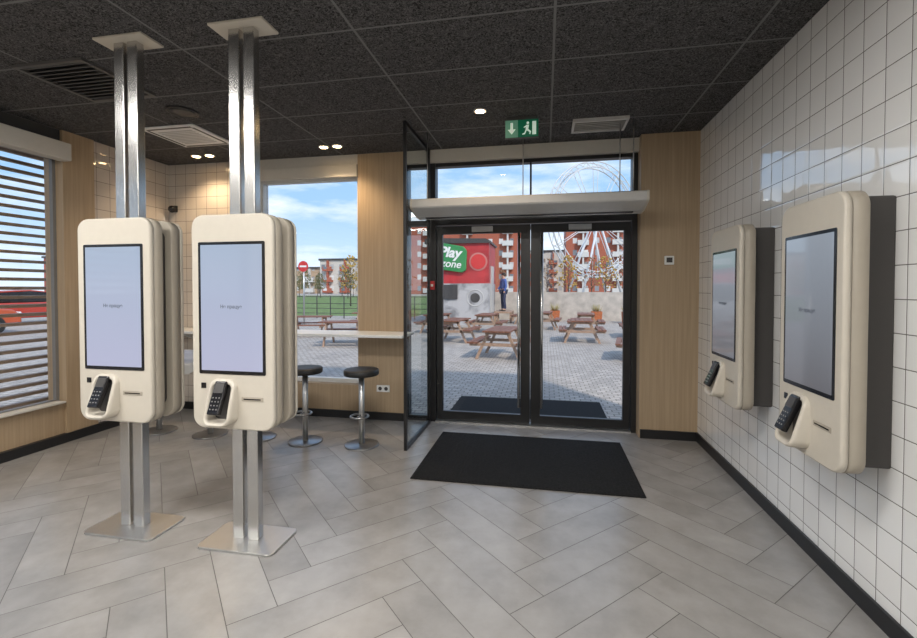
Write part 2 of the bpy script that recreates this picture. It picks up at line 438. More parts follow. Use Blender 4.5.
def leaf(n, x0, x1, hx, lab, sl, sr_):
    m = MB()
    m.box(x0,x0+sl,5.085,5.135,.02,2.26).box(x1-sr_,x1,5.085,5.135,.02,2.26)
    m.box(x0+sl,x1-sr_,5.085,5.135,.02,.12).box(x0+sl,x1-sr_,5.085,5.135,2.17,2.26)
    o = m.finish("door_%d"%n, M['black'], label=lab, **ST)
    MB().box(x0+sl,x1-sr_,5.105,5.115,.12,2.17).finish("glass", M['glass'], parent=o)
    MB().cyl((hx,5.03,.22),(hx,5.03,2.16),.016,seg=14).cyl((hx,5.03,.5),(hx,5.09,.5),.009,seg=10).cyl((hx,5.03,1.92),(hx,5.09,1.92),.009,seg=10).finish("handle", M['steel'], parent=o, label="long vertical steel pull handle")
    MB().box((x0+x1)/2-.12,(x0+x1)/2+.12,5.05,5.085,2.185,2.245).finish("door_closer", M['steeld'], parent=o)
leaf(1, DL+.035, DC-.003, DC-.125, "black-framed glass entrance door leaf with steel handle", .07, .105)
leaf(2, DC+.003, DR-.055, DC+.125, "black-framed glass entrance door leaf with steel handle", .105, .07)

# glass wind screen beside door
gs = thing("glass_partition", "floor-to-ceiling glass partition with slim black frame beside the door", "glass partition", (-1.30,4.5,0))
MB().box(-.015,.015,-.42,-.395,0,H-.002).box(-.015,.015,.45,.48,0,H-.002).box(-.015,.015,-.395,.45,0,.04).box(-.015,.015,-.395,.45,H-.04,H-.002).box(-.015,.015,-.395,.45,2.31,2.34).finish("frame", M['black'], parent=gs)
MB().box(-.005,.005,-.395,.45,.04,2.31).box(-.005,.005,-.395,.45,2.34,H-.04).finish("glass_pane", M['glass_s'], parent=gs)

# red call point on door frame
cp = thing("call_point", "small red door release call point on black frame", "call point", (DL-.005,5.05,1.58))
MB().box(-.028,.028,-.03,0,-.05,.05).finish("housing", M['red'], parent=cp, bevel=.005)
MB().box(-.014,.014,-.033,-.03,-.014,.014).finish("button", M['white'], parent=cp)

# ------------------------------------------------------------------ mats
t = MB().box(-.905,.905,-.60,.60,0,.010).finish("door_mat", M['blackmat'], loc=(-.165,4.08,.001), bevel=.004,
    label="large black ribbed entrance mat on grey tiles", category="door mat", group="entrance mats")
m2 = MB()
for i in range(59):
    x = -.89+i*.0305; m2.box(x,x+.016,-.58,.58,.010,.012)
m2.finish("mat_ribs", M['blackmat'], parent=t)
MB().box(-.95,.95,-.45,.45,-.03,.008).finish("outdoor_mat", M['blackmat'], loc=(-.22,5.85,.0), bevel=.004,
    label="black entrance mat outside the glass doors", category="door mat", group="entrance mats")

# ------------------------------------------------------------------ air curtain
ac = thing("air_curtain", "long pale grey air curtain hung above glass doors", "air curtain", (-.195,4.2,2.26))
prof = [(.0,.075),(.010,.06),(.20,.005),(.36,0),(.40,.02),(.40,.14),(.38,.15),(.02,.15),(.0,.14)]
MB().prism(prof,-1.07,1.07,'X').finish("housing", M['aircurtain'], parent=ac, bevel=.003)
MB().box(-1.0,1.0,.24,.30,-.004,.004).finish("air_outlet", M['black'], parent=ac)
for a_,b_ in ((-1.09,-1.07),(1.07,1.09)):
    MB().prism([(p[0]*1.02-.004,p[1]*1.04-.003) for p in prof],a_,b_,'X').finish("end_cap", M['kiosk'], parent=ac)
for x in (-.98,-.02,.88,1.0):
    MB().cyl((x,.25,.145),(x,.25,H-2.26),.005,seg=8).finish("suspension_rod", M['steel2'], parent=ac)
    
# ------------------------------------------------------------------ kiosks
def kiosk_unit(par, loc, rz, scr, box_back=False, txt=True):
    """unit faces local -Y, face at y=0, housing thickness .10"""
    R = Matrix.Translation(loc) @ Matrix.Rotation(rz,4,'Z')
    def P(o, dl=(0,0,0), rot=None):
        m = R @ Matrix.Translation(dl)
        if rot is not None: m = m @ rot
        o.location = m.to_translation(); o.rotation_euler = m.to_euler()
        return o
    zc, hh, ww = 1.350, 1.26, .535
    P(MB().rrect(ww,hh,.075,[(0,.010),(.003,.004),(.008,.001),(.014,0),(.028,0)]).finish("front_shell", M['kiosk'], parent=par), (0,0,zc))
    P(MB().rrect(ww,hh,.075,[(.028,.004),(.034,.004),(.034,0),(.093,.0),(.098,.006)]).finish("rear_shell", M['kiosk_rim'], parent=par, label="beige side band"), (0,0,zc))
    if box_back:
        P(MB().box(-.180,.180,.098,.25,-.61,.61).finish("wall_bracket_box", M['kgrey'], parent=par, bevel=.01, label="dark grey wall mounting box"), (0,0,zc))
    P(MB().rrect(.436,.775,.010,[(-.003,.001),(.0015,0)]).finish("screen_bezel", M['bezel'], parent=par), (0,0,1.432))
    P(MB().rrect(.400,.735,.003,[(-.0045,0),(-.003,0)]).finish("display", scr, parent=par), (0,0,1.434))
    if txt:
        t = text_mesh("screen_text", "Не працуе", .028, M['text'], parent=par, bold=.0004)
        P(t, (0,-.0055,1.44), Matrix.Rotation(math.pi/2,4,'X'))
    P(MB().box(-.016,.016,-.004,.002,-.016,.016).finish("scanner_window", M['bezel'], parent=par, bevel=.002), (-.190,0,.975))
    P(MB().box(-.070,.070,-.003,.002,-.013,.013).finish("receipt_slot", M['kiosk_rim'], parent=par, bevel=.003), (.130,0,.905))
    P(MB().box(-.055,.055,-.0045,.0,-.003,.003).finish("slot_opening", M['bezel'], parent=par), (.130,0,.905))
    cx, cz = -.055, .885
    P(MB().rrect(.135,.235,.03,[(-.003,.003),(.001,0)]).finish("terminal_recess", M['kgrey'], parent=par), (cx,0,cz))
    cr = MB()
    dy = lambda z: .75 - z*4.2
    cr.rrect(.180,.265,.055,[(0,0),(-.050,.002),(-.062,.005),(-.070,.012),(-.070,.018),(-.062,.025),(-.05,.028),(0,.030)],seg=10,caps=False,dy=dy)
    P(cr.finish("terminal_cradle", M['kiosk'], parent=par), (cx,0,cz))
    tilt = Matrix.Rotation(math.radians(-24),4,'X')
    tp = (cx,-.052,cz+.022)
    P(MB().box(-.038,.038,-.018,.014,-.088,.105).finish("payment_terminal", M['bezel'], parent=par, bevel=.008, seg=3), tp, tilt)
    P(MB().box(-.030,.030,-.0205,-.017,.035,.092).finish("terminal_display", M['kgrey'], parent=par), tp, tilt)
    kp = MB()
    for i in range(3):
        for j in range(4):
            kp.box(-.024+i*.020,-.016+i*.020,-.0200,-.017,-.062+j*.022,-.055+j*.022)
    P(kp.finish("keypad", M['frame_d'], parent=par, bevel=.001), tp, tilt)

def floor_kiosk(X, lab):
    k = thing("self_service_kiosk", lab, "ordering kiosk", (X,2.45,0), group="double-sided ordering kiosks")
    MB().prism([(-.25,-.12),(-.235,-.145),(-.22,-.15),(.22,-.15),(.235,-.145),(.25,-.12),(.25,.12),(.235,.145),(.22,.15),(-.22,.15),(-.235,.145),(-.25,.12)],0.0005,.014,'Z').finish("base_plate", M['steel2'], parent=k, bevel=.003)
    for x in (-.050,.050):
        MB().box(x-.036,x+.036,-.028,.028,.014,H-.016).finish("post", M['steel'], parent=k, bevel=.005, label="polished stainless steel post")
    MB().box(-.18,.18,-.085,.085,H-.016,H-.001).finish("ceiling_plate", M['kiosk'], parent=k, bevel=.003)
    MB().rrect(.44,1.12,.05,[(-.029,0),(.029,0)],c=(0,0,1.357)).finish("core_panel", M['kgrey'], parent=k, label="dark grey core between screens")
    kiosk_unit(k, (0,-.13,0), 0, M['screen'])
    kiosk_unit(k, (0,.13,0), math.pi, M['screen'])
    return k
floor_kiosk(-1.79, "warm white double-sided ordering kiosk on steel posts near bar")
k1 = floor_kiosk(-2.61, "warm white double-sided ordering kiosk on steel posts near louvred window")
MB().prism([(.10,.98),(.20,.96),(.30,.99),(.325,1.03),(.325,1.09),(.30,1.12),(.28,1.10),(.28,1.05),(.20,1.03),(.10,1.06)],.10,.235,'X').finish("reader_holder", M['white'], parent=k1, bevel=.012, seg=3, label="white curved holder on rear side")
for Y, lab in ((2.495,"wall-mounted warm white ordering kiosk with payment terminal on white tiles"),(3.56,"wall-mounted warm white ordering kiosk nearer the oak pillar")):
    k = thing("wall_kiosk", lab, "ordering kiosk", (XR-.25,Y,0), group="wall-mounted ordering kiosks")
    kiosk_unit(k, (0,0,0), -math.pi/2, M['screen2'], box_back=True)

# ------------------------------------------------------------------ bar counter & stools
bc = thing("bar_counter", "long narrow white-edged bar counter along entrance wall", "bar counter", (-3.1,4.7,0))
MB().box(-1.64,1.62,-.15,.295,1.015,1.045).finish("counter_top", M['white'], parent=bc, bevel=.004)
for x in (-1.3,-.2):
    MB().prism([(.295,.90),(.295,1.015),(.05,1.015),(.05,.995)],x-.02,x+.02,'X').finish("support_bracket", M['white'], parent=bc)

st = thing("bar_stool", "backless bar stool, black round seat on chrome pedestal", "bar stool", (-1.77,4.15,0), group="bar stools along the counter")
MB().lathe([(.165,0.0005),(.168,.003),(.168,.010),(.160,.014),(.05,.017),(.032,.020)],seg=40).finish("base", M['steeld'], parent=st)
MB().cyl((0,0,.016),(0,0,.70),.028,seg=24).finish("post", M['steel2'], parent=st)
MB().torus((0,-.05,.30),.085,.010,mi=0).cyl((0,-.13,.30),(0,0,.30),.009).finish("footrest", M['steeld'], parent=st)
MB().lathe([(.10,.692),(.160,.694),(.170,.702),(.172,.722),(.170,.744),(.160,.753),(.10,.756)],seg=40).finish("seat", M['leather'], parent=st)
for x in (-2.37,-2.90,-3.47,-4.10): dup(st, (x,4.15+random.uniform(-.02,.05),0), rz=random.uniform(-.3,.3))

# ------------------------------------------------------------------ small wall items
th = thing("thermostat", "small white thermostat with dark display on oak pillar", "thermostat", (1.235,4.9,1.83))
MB().box(-.045,.045,-.022,0,-.045,.045).finish("housing", M['white'], parent=th, bevel=.005)
MB().box(-.028,.028,-.024,-.022,-.022,.028).finish("display", M['kgrey'], parent=th)
so = thing("power_socket", "double white power socket low on oak panel", "socket", (-1.86,5.0,.37))
MB().box(-.08,.08,-.01,0,-.04,.04).finish("cover_plate", M['white'], parent=so, bevel=.004)
for x in (-.037,.037): MB().cyl((x,-.0125,0),(x,-.009,0),.022).finish("outlet", M['kgrey'], parent=so)

es = thing("exit_sign", "green emergency exit sign with arrow and running figure", "exit sign", (-.215,4.2,H))
MB().box(-.035,.15,-.015,.015,-.19,-.03).finish("figure_panel", M['green'], parent=es, bevel=.003)
MB().box(-.15,-.036,-.015,.015,-.19,-.03).finish("arrow_panel", M['green2'], parent=es, bevel=.003, label="paler green arrow panel")
MB().box(-.155,.155,-.018,.018,-.195,-.19).box(-.155,.155,-.018,.018,-.03,-.022).finish("rim", M['kgrey'], parent=es)
MB().box(-.14,.14,-.02,.02,-.022,0).finish("mount", M['kgrey'], parent=es, bevel=.003)
MB().prism([(-.092,-.160),(-.055,-.115),(-.080,-.115),(-.080,-.055),(-.104,-.055),(-.104,-.115),(-.128,-.115)],-.0175,-.0155,'Y').finish("arrow_mark", M['signwhite'], parent=es, label="white downward arrow")
MB().box(.095,.130,-.0175,-.0155,-.170,-.050).finish("doorway_mark", M['signwhite'], parent=es)
p = MB()
p.cyl((.055,-.0175,-.063),(.055,-.0155,-.063),.012)
p.prism([(.045,-.080),(.066,-.080),(.060,-.120),(.085,-.140),(.078,-.167),(.068,-.165),(.070,-.147),(.045,-.130),(.030,-.165),(.005,-.167),(.006,-.158),(.024,-.153),(.036,-.120),(.036,-.100),(.022,-.107),(.016,-.100)],-.0175,-.0155,'Y')
p.finish("running_figure_mark", M['signwhite'], parent=es, label="white running figure")

def downlight(x,y,power,spot=2.2,lab="recessed round ceiling downlight glowing warm"):
    d = thing("downlight", lab, "ceiling light", (x,y,H), group="warm recessed downlights")
    MB().lathe([(.058,-.001),(.058,-.008),(.045,-.010),(.043,-.002)],seg=28).finish("ring", M['white'], parent=d)
    MB().cyl((0,0,-.011),(0,0,-.0105),.040,seg=24).finish("lens", M['lamp'], parent=d)
    L = bpy.data.lights.new("downlight_lamp",'SPOT'); L.energy = power; L.color=(1,.74,.46); L.spot_size=spot; L.spot_blend=.7; L.shadow_soft_size=.04
    o = bpy.data.objects.new("lamp", L); COL.objects.link(o); o.parent=d; o.location=(0,0,-.03)
downlight(-.57,3.98,32)
downlight(-4.08,4.70,30); downlight(-3.9,4.70,22)
downlight(-2.42,4.66,32); downlight(-2.26,4.66,26)

# ceiling devices
a = thing("ceiling_air_conditioner", "square white cassette air conditioner set in black ceiling", "air conditioner", (-3.6,4.05,H))
MB().box(-.30,.30,-.29,.29,-.022,-.001).finish("panel", M['white'], parent=a, bevel=.01)
g = MB()
for i in range(9): g.box(-.19,.19,-.18+i*.042,-.165+i*.042,-.027,-.022)
g.finish("intake_grille", M['aircurtain'], parent=a)
MB().box(-.25,.25,-.265,-.24,-.024,-.022).box(-.25,.25,.24,.265,-.024,-.022).box(-.265,-.24,-.23,.23,-.024,-.022).box(.24,.265,-.23,.23,-.024,-.022).finish("air_slot", M['kgrey'], parent=a)
a = thing("ceiling_vent", "black square louvred ceiling vent", "air vent", (-3.40,2.85,H))
MB().box(-.3,.3,-.3,-.27,-.02,-.001).box(-.3,.3,.27,.3,-.02,-.001).box(-.3,-.27,-.27,.27,-.02,-.001).box(.27,.3,-.27,.27,-.02,-.001).finish("frame", M['vent'], parent=a)
MB().box(-.27,.27,-.27,.27,-.003,-.001).finish("duct_shadow_plate", M['black'], parent=a)
g = MB()
for i in range(11):
    y = -.26+i*.049; g.prism([(y,-.018),(y+.018,-.005),(y+.022,-.007),(y+.004,-.022)],-.27,.27,'X')
g.finish("vent_blades", M['vent'], parent=a)
a = thing("ceiling_vent", "pale grey louvred ceiling grille near entrance", "air vent", (.50,4.5,H))
MB().box(-.25,.25,-.16,-.14,-.03,-.001).box(-.25,.25,.14,.16,-.03,-.001).box(-.25,-.23,-.14,.14,-.03,-.001).box(.23,.25,-.14,.14,-.03,-.001).finish("frame", M['aircurtain'], parent=a)
MB().box(-.23,.23,-.14,.14,-.003,-.001).finish("duct_shadow_plate", M['black'], parent=a)
g = MB()
for i in range(6):
    y = -.13+i*.045; g.prism([(y,-.026),(y+.018,-.008),(y+.022,-.010),(y+.004,-.030)],-.23,.23,'X')
g.finish("vent_blades", M['aircurtain'], parent=a)
a = thing("ceiling_speaker", "round dark ceiling speaker grille", "speaker", (-3.17,3.50,H))
MB().lathe([(.13,-.001),(.13,-.010),(.115,-.014),(.11,-.010)],seg=36).finish("ring", M['black'], parent=a)
MB().lathe([(.108,-.010),(.06,-.014),(.01,-.016)],seg=36).finish("grille", M['kgrey'], parent=a)
a = thing("security_camera", "small dark dome camera on tiled wall", "security camera", (-4.65,5.0,2.55))
MB().box(-.03,.03,-.03,0,-.03,.05).finish("mount", M['black'], parent=a, bevel=.004)
MB().sphere((0,-.06,0),.045,sub=3).finish("dome", M['bezel'], parent=a)

# added fill light panels, out of view, to brighten the room
for x in (-3.2,-.5):
    for y in (-1.4,1.0):
        a = thing("added_fill_panel", "added fill light panel on ceiling, out of view", "ceiling light", (x,y,H), group="added fill light panels")
        MB().box(-.6,.6,-.3,-.28,-.02,-.001).box(-.6,.6,.28,.3,-.02,-.001).box(-.6,-.58,-.28,.28,-.02,-.001).box(.58,.6,-.28,.28,-.02,-.001).finish("frame", M['white'], parent=a)
        MB().box(-.58,.58,-.28,.28,-.01,-.003).finish("diffuser", M['panel'], parent=a)
        L = bpy.data.lights.new("fill_panel_light",'AREA'); L.shape='RECTANGLE'; L.size=1.1; L.size_y=.5; L.energy=53; L.color=(1,.975,.94)
        o = bpy.data.objects.new("lamp", L); COL.objects.link(o); o.parent=a; o.location=(0,0,-.025)

# ------------------------------------------------------------------ exterior
MB().box(-200,200,5.25,300,-.3,-.012).box(-200,XL-.2,-60,5.25,-.3,-.012).finish("ground", M['ground'], label="grey stone sett paving outside", **ST)
MB().box(-80,-7,23.5,85,-.05,-.004).finish("lawn", M['lawn'], label="mown green grass strip beyond paving", **ST)

ls = thing("louver_screen", "brown horizontal louvre screen outside the wide window", "louvre screen", (XL-.32,.8,0))
m = MB()
for i in range(30):
    z = .30+i*.088
    m.prism([(-.025,z+.003),(.025,z),(.025,z+.030),(-.025,z+.033)],-3.1,3.9,'Y')
sl = m.finish("slats", M['louver'], parent=ls)
for y in (-3.1,-1.2,.75,3.82): MB().box(-.02,.02,y,y+.04,-.012,2.98).finish("upright", M['louver'], parent=ls)

PW = pmat("picnic_brown_wood", (0.20,0.08,0.045), 0.6, noise=.25)
PF = pmat("picnic_frame_wood", (0.36,0.24,0.17), 0.6, noise=.2)
def picnic(loc, rz, lab="reddish-brown wooden picnic table on stone paving"):
    p = thing("picnic_table", lab, "picnic table", loc, rz, group="picnic tables on the terrace")
    for i in range(5): MB().box(-.8,.8,-.345+i*.14,-.215+i*.14,.71,.75).finish("table_plank", PW, parent=p)
    for s in (-1,1): 
        for k in (0,1): MB().box(-.8,.8,s*.62-.13+k*.14,s*.62-.01+k*.14,.42,.46).finish("bench_plank", PW, parent=p)
    for x in (-.55,.55):
        f = MB()
        f.prism([(-.20,.71),(-.28,.71),(-.60,0),(-.52,0)],x-.025,x+.025,'X').prism([(.20,.71),(.28,.71),(.60,0),(.52,0)],x-.025,x+.025,'X')
        f.box(x-.025,x+.025,-.74,.74,.34,.42).box(x-.025,x+.025,-.33,.33,.64,.71)
        f.finish("trestle_leg", PF, parent=p)
    return p
p0 = picnic((-.95,10.2,-.012), math.radians(84))
p0.scale=(.86,)*3
for x,y,r in ((-2.6,13.0,84),(-2.0,15.8,85),(-3.7,15.4,85),(-.05,17.6,84),(1.05,13.6,88),(1.45,16.8,86),(2.2,10.4,80),(3.0,15.0,86),(-.75,20.0,84),(-5.4,11.6,10),(-7.6,13.6,15),(-6.4,16.0,12),(4.6,13.0,80)):
    dup(p0, (x,y,-.012), rz=math.radians(r), scale=.86)

# stall
sr = pmat("stall_red", (0.42,0.025,0.03), .5, noise=.25, nscale=2)
m, nt, bb = nmat("stall_print")
tc = nt.nodes.new("ShaderNodeTexCoord"); vo = nt.nodes.new("ShaderNodeTexNoise"); vo.inputs["Scale"].default_value = 1.6; vo.inputs["Detail"].default_value = 5; vo.inputs["Distortion"].default_value=.6
nt.links.new(tc.outputs["Object"], vo.inputs["Vector"]); r = nt.nodes.new("ShaderNodeValToRGB")
r.color_ramp.elements[0].position=.34; r.color_ramp.elements[0].color=(.20,.195,.20,1); r.color_ramp.elements[1].position=.52; r.color_ramp.elements[1].color=(.46,.45,.45,1)
nt.links.new(vo.outputs["Fac"], r.inputs["Fac"]); nt.links.new(r.outputs["Color"], bb.inputs["Base Color"]); M['print']=m
sg = pmat("sign_green", (0.03,0.24,0.07), .5)
s = thing("food_stall", "red kiosk stall with green sign and pale printed lower walls", "stall", (-3.6,19.7,-.012))
MB().box(-1.32,1.32,-1.2,1.2,0,1.75).finish("lower_body", M['print'], parent=s)
MB().box(-1.32,1.32,-1.2,1.2,1.75,3.42).finish("upper_body", sr, parent=s)
MB().prism([(-1.4,3.42),(1.4,3.42),(1.4,3.50),(1.2,3.60),(-1.2,3.66),(-1.4,3.60)],-1.3,1.3,'Y').finish("roof", M['kgrey'], parent=s)
MB().prism([(-1.05,2.38),(.20,2.20),(.38,2.30),(.42,3.10),(.28,3.28),(-.8,3.48),(-1.1,3.35)],-1.36,-1.20,'Y').finish("sign_board", sg, parent=s, bevel=.03, label="green slanted sign board with white lettering")
text_mesh("sign_text", "Play", .58, M['paintwhite'], parent=s, loc=(-.30,-1.375,3.03), rot=(math.pi/2,math.radians(6),0), ext=.01, bold=.018, shear=.2, label="white lettering reading Play")
text_mesh("sign_text_small", "zone", .44, M['paintwhite'], parent=s, loc=(-.25,-1.375,2.56), rot=(math.pi/2,math.radians(6),0), ext=.01, bold=.006, shear=.2, label="white lettering reading zone")
MB().cyl((.88,-1.23,2.65),(.88,-1.2,2.65),.38,seg=40).finish("round_emblem", pmat("emblem_pale",(.52,.20,.18),.5), parent=s)
MB().cyl((.88,-1.26,2.65),(.88,-1.23,2.65),.31,seg=40).finish("emblem_disc", pmat("bright_red",(.60,.03,.03),.5), parent=s)
MB().torus((.75,-1.20,1.15),.34,.022,vert=True).finish("printed_ring", M['aircurtain'], parent=s)
MB().cyl((.75,-1.21,1.15),(.75,-1.2,1.15),.20,seg=30).finish("printed_disc", M['kgrey'], parent=s)
MB().box(-.9,.0,-1.26,-1.2,1.1,1.70).finish("serving_hatch", M['kgrey'], parent=s)
MB().box(1.32,1.36,-.6,.3,.5,2.5).finish("side_door", M['aircurtain'], parent=s)
dk = thing("wooden_step", "low timber deck step beside red stall", "deck", (-1.86,20.9,-.012))
MB().box(-.40,.40,-.7,.7,.42,.5).finish("deck_boards", PF, parent=dk)
for x in (-.35,.35):
    for y in (-.62,.62): MB().box(x-.05,x+.05,y-.05,y+.05,0,.42).finish("leg", PF, parent=dk)

# person
def skin_obj(name, verts, edges, radii, mat, parent, sub=2):
    me = bpy.data.meshes.new(name); me.from_pydata(verts, edges, []); 
    o = bpy.data.objects.new(name+"_tmp", me); COL.objects.link(o)
    sk = o.modifiers.new("s",'SKIN'); sb = o.modifiers.new("b",'SUBSURF'); sb.levels = sub; sb.render_levels = sub
    for i, r in enumerate(radii):
        d = me.skin_vertices[0].data[i]; d.radius = (r, r) if not isinstance(r,tuple) else r; d.use_root = (i==0)
    bpy.context.view_layer.update()
    nm = bpy.data.meshes.new_from_object(o.evaluated_get(bpy.context.evaluated_depsgraph_get()))
    bpy.data.objects.remove(o)
    nm.materials.clear(); nm.materials.append(mat)
    for pl in nm.polygons: pl.use_smooth = True
    q = bpy.data.objects.new(name, nm); COL.objects.link(q); q.parent = parent
    return q
skinm = pmat("skin_tone",(.55,.33,.24),.6); bluem = pmat("blue_jacket",(.04,.10,.34),.7); navy = pmat("navy_trousers",(.02,.03,.08),.8); hairm = pmat("dark_hair",(.03,.02,.015),.7)
pe = thing("person", "person in blue jacket and dark trousers standing by red stall", "person", (-1.88,20.75,.488), rz=math.radians(-60))
V = [(0,0,.95),(0,0,1.12),(0,.01,1.32),(0,.01,1.44),(0,0,1.52),(0,-.015,1.60),(0,-.02,1.68),
     (-.19,0,1.40),(-.25,-.02,1.14),(-.22,-.18,.98),(-.21,-.25,.95), (.19,0,1.40),(.25,.01,1.13),(.26,-.08,.90),(.26,-.1,.83),
     (-.10,0,.90),(-.11,-.01,.50),(-.12,.02,.09),(-.12,-.12,.045),(.10,0,.90),(.12,-.02,.50),(.13,.03,.09),(.13,-.11,.045)]
E = [(0,1),(1,2),(2,3),(3,4),(4,5),(5,6),(3,7),(7,8),(8,9),(9,10),(3,11),(11,12),(12,13),(13,14),(0,15),(15,16),(16,17),(17,18),(0,19),(19,20),(20,21),(21,22)]
Rr = [(.14,.10),(.13,.095),(.15,.105),(.10,.08),.052,.085,.08,.055,.045,.036,.035,.055,.045,.036,.035,.085,.06,.042,.035,.085,.06,.042,.035]
skin_obj("body", V, E, Rr, skinm, pe)
jv = [V[i] for i in (0,1,2,3)]+[V[7],V[8],V[9],V[11],V[12],V[13]]
skin_obj("jacket", jv, [(0,1),(1,2),(2,3),(3,4),(4,5),(5,6),(3,7),(7,8),(8,9)], [(.17,.13),(.16,.12),(.18,.13),(.12,.10),.075,.062,.052,.075,.062,.052], bluem, pe)
tv = [V[0],V[15],V[16],V[17],V[19],V[20],V[21]]
skin_obj("trousers", tv, [(0,1),(1,2),(2,3),(0,4),(4,5),(5,6)], [(.155,.12),.10,.075,.062,.10,.075,.062], navy, pe)
MB().sphere((0,.012,1.67),.098,(.93,1.05,1.0),sub=3).finish("hair", hairm, parent=pe)
MB().sphere((0,-.112,1.63),.014,sub=1).finish("nose", skinm, parent=pe)
for x in (-.12,.13): MB().sphere((x,-.05,.04),.05,(.95,2.3,.8),sub=2).finish("shoe", M['black'], parent=pe)

# low wall, planters
conc = pmat("beige_stone",(.46,.42,.37),.8,noise=.2,nscale=3)
MB().box(-5.2,14,22.4,22.8,-.012,1.35).finish("retaining_wall", conc, label="low pale concrete wall beyond the terrace", category="wall")
for x,y in ((.45,21.6),(2.3,21.2),(3.6,21.0)):
    pl = thing("planter", "rust-orange square planter with dry grass", "planter", (x,y,-.012), group="terrace planters")
    MB().prism([(-.20,0),(.20,0),(.23,.5),(-.23,.5)],-.22,.22,'Y').finish("pot", pmat("rust",(.42,.12,.04),.8,noise=.3), parent=pl)
    g = MB()
    for i in range(40):
        a_ = random.uniform(0,6.28); rr=random.uniform(0,.17); q=Vector((rr*math.cos(a_),rr*math.sin(a_),.48))
        g.cyl(q, q+Vector((math.cos(a_)*.12,math.sin(a_)*.12,random.uniform(.2,.4))),.012,.002,seg=5)
    g.finish("grass", pmat("drygrass",(.35,.30,.12),.8), parent=pl)

# railing fence seen through tall window
fe = thing("railing_fence", "grey metal railing beyond the paving", "fence", (-11.6,21.5,-.012))
for i in range(17): MB().box(-6+i*.75-.02,-6+i*.75+.02,-.02,.02,0,1.15).finish("fence_post", M['kgrey'], parent=fe)
for z in (.25,.5,.75,1.1): MB().box(-6.03,6.03,-.015,.015,z,z+.03).finish("fence_rail", M['kgrey'], parent=fe)

# no-entry sign
rs = thing("no_entry_sign", "red round no-entry traffic sign on grey pole", "traffic sign", (-9.75,17.0,-.012))
MB().cyl((0,0,0),(0,0,2.62),.03,seg=10).finish("pole", M['steel2'], parent=rs)
MB().cyl((0,-.05,2.45),(0,-.035,2.45),.22,seg=36).finish("sign_disc", M['red'], parent=rs)
MB().box(-.15,.15,-.056,-.05,2.415,2.485).finish("white_bar", M['white'], parent=rs)

# buildings
brickA = facade_mat("facade_brick_red",(.36,.10,.055),(.12,.14,.17),2.6,2.9,.8); pale = facade_mat("facade_pale",(.56,.53,.48),(.14,.16,.19),2.6,2.9,.8)
brown = facade_mat("facade_tan",(.42,.30,.20),(.14,.15,.17),2.4,2.8,.8)
def building(x,y,w,d,h,mat,lab):
    o = thing("apartment_building", lab, "building", (x,y,-.012))
    MB().box(-w/2,w/2,-d/2,d/2,0,h).finish("facade", mat, parent=o)
    MB().box(-w/2-.3,w/2+.3,-d/2-.3,d/2+.3,h,h+.5).finish("roof", M['kgrey'], parent=o)
    n_ = max(2,int(w/8))
    for q in range(n_):
        xc = -w/2+(q+.5)*w/n_; bay = MB()
        for fl in range(int(h/2.9)): bay.box(xc-1.3,xc+1.3,-d/2-1.1,-d/2,fl*2.9+.3,fl*2.9+1.5)
        bay.box(xc-.2,xc+.2,-d/2-.9,-d/2,0,h)
        bay.finish("balcony_stack", M['frame_w'] if mat is not pale else brickA, parent=o)
    return o
building(-19,118,30,14,17.5,brickA,"red brick apartment block with white balconies")
building(17,120,24,14,18.5,brickA,"red and white apartment block behind bare trees")
building(-1,152,14,14,13,pale,"pale distant apartment block with flat roof")
building(-88,118,22,12,9,pale,"low pale distant apartment building")
building(-68,122,12,10,7,brown,"small tan distant town house")
building(-55,118,10,10,9,pale,"small pale distant town house")
building(-43,124,10,10,7.5,brown,"small brown distant town house")
building(-112,98,22,14,9,brickA,"distant low brick apartment building")
building(-98,36,26,12,9,pale,"long pale building beyond car park")

# trees
bark = pmat("bark",(.12,.09,.07),.9); 
fol = [pmat("foliage_gold",(.44,.28,.06),.8,noise=.4,nscale=3), pmat("foliage_rust",(.27,.15,.07),.8,noise=.4,nscale=3), pmat("foliage_olive",(.15,.15,.06),.8,noise=.4,nscale=3)]
def tree(loc, h, f, lab, n=110):
    o = thing("tree", lab, "tree", loc, group="autumn trees along the road")
    t = MB(); t.cyl((0,0,0),(0,0,h*.85),h*.014,h*.004,seg=8)
    for i in range(20):
        a_=i*2.4; z=h*(.28+.028*i); L=h*.22*(1-.035*i)
        t.cyl((0,0,z),(math.cos(a_)*L,math.sin(a_)*L,z+L*1.0),h*.005,h*.0015,seg=5)
    t.finish("trunk", bark, parent=o)
    g = MB()
    for i in range(n):
        a_=random.uniform(0,6.28); rr=h*.24*math.sqrt(random.random()); z=h*random.uniform(.35,1.0)
        k = 1-abs((z/h-.60)/.42)**2*.8
        g.sphere((math.cos(a_)*rr*k,math.sin(a_)*rr*k,z),h*random.uniform(.010,.024),sub=1,jitter=h*.004)
    g.finish("foliage", fol[f], parent=o)
    return o
T = [tree((2.0,40,-.004),4.4,0,"golden autumn tree with sparse leaves",130), tree((7.0,43,-.004),4.6,1,"rust-coloured autumn tree beside the road",60), tree((-31,54,-.004),4.2,2,"olive green tree by the road",200)]
for k,(x,y) in ((0,(-16.3,36)),(0,(5.2,41)),(1,(.2,48)),(2,(-35,66)),(2,(-28.5,62)),(2,(-41,70)),(1,(10.5,42)),(2,(15,52)),(2,(-46,66)),(2,(-24,70)),(2,(-48,56)),(2,(-53,68)),(1,(4.5,46)),(0,(9,48)),(1,(-6,64)),(2,(-13,68)),(0,(-33,74)),(2,(-38,62)),(2,(-30,76)),(2,(-43,80)),(1,(-37,78))):
    dup(T[k],(x,y,-.003),rz=random.uniform(0,6),scale=random.uniform(.85,1.1))

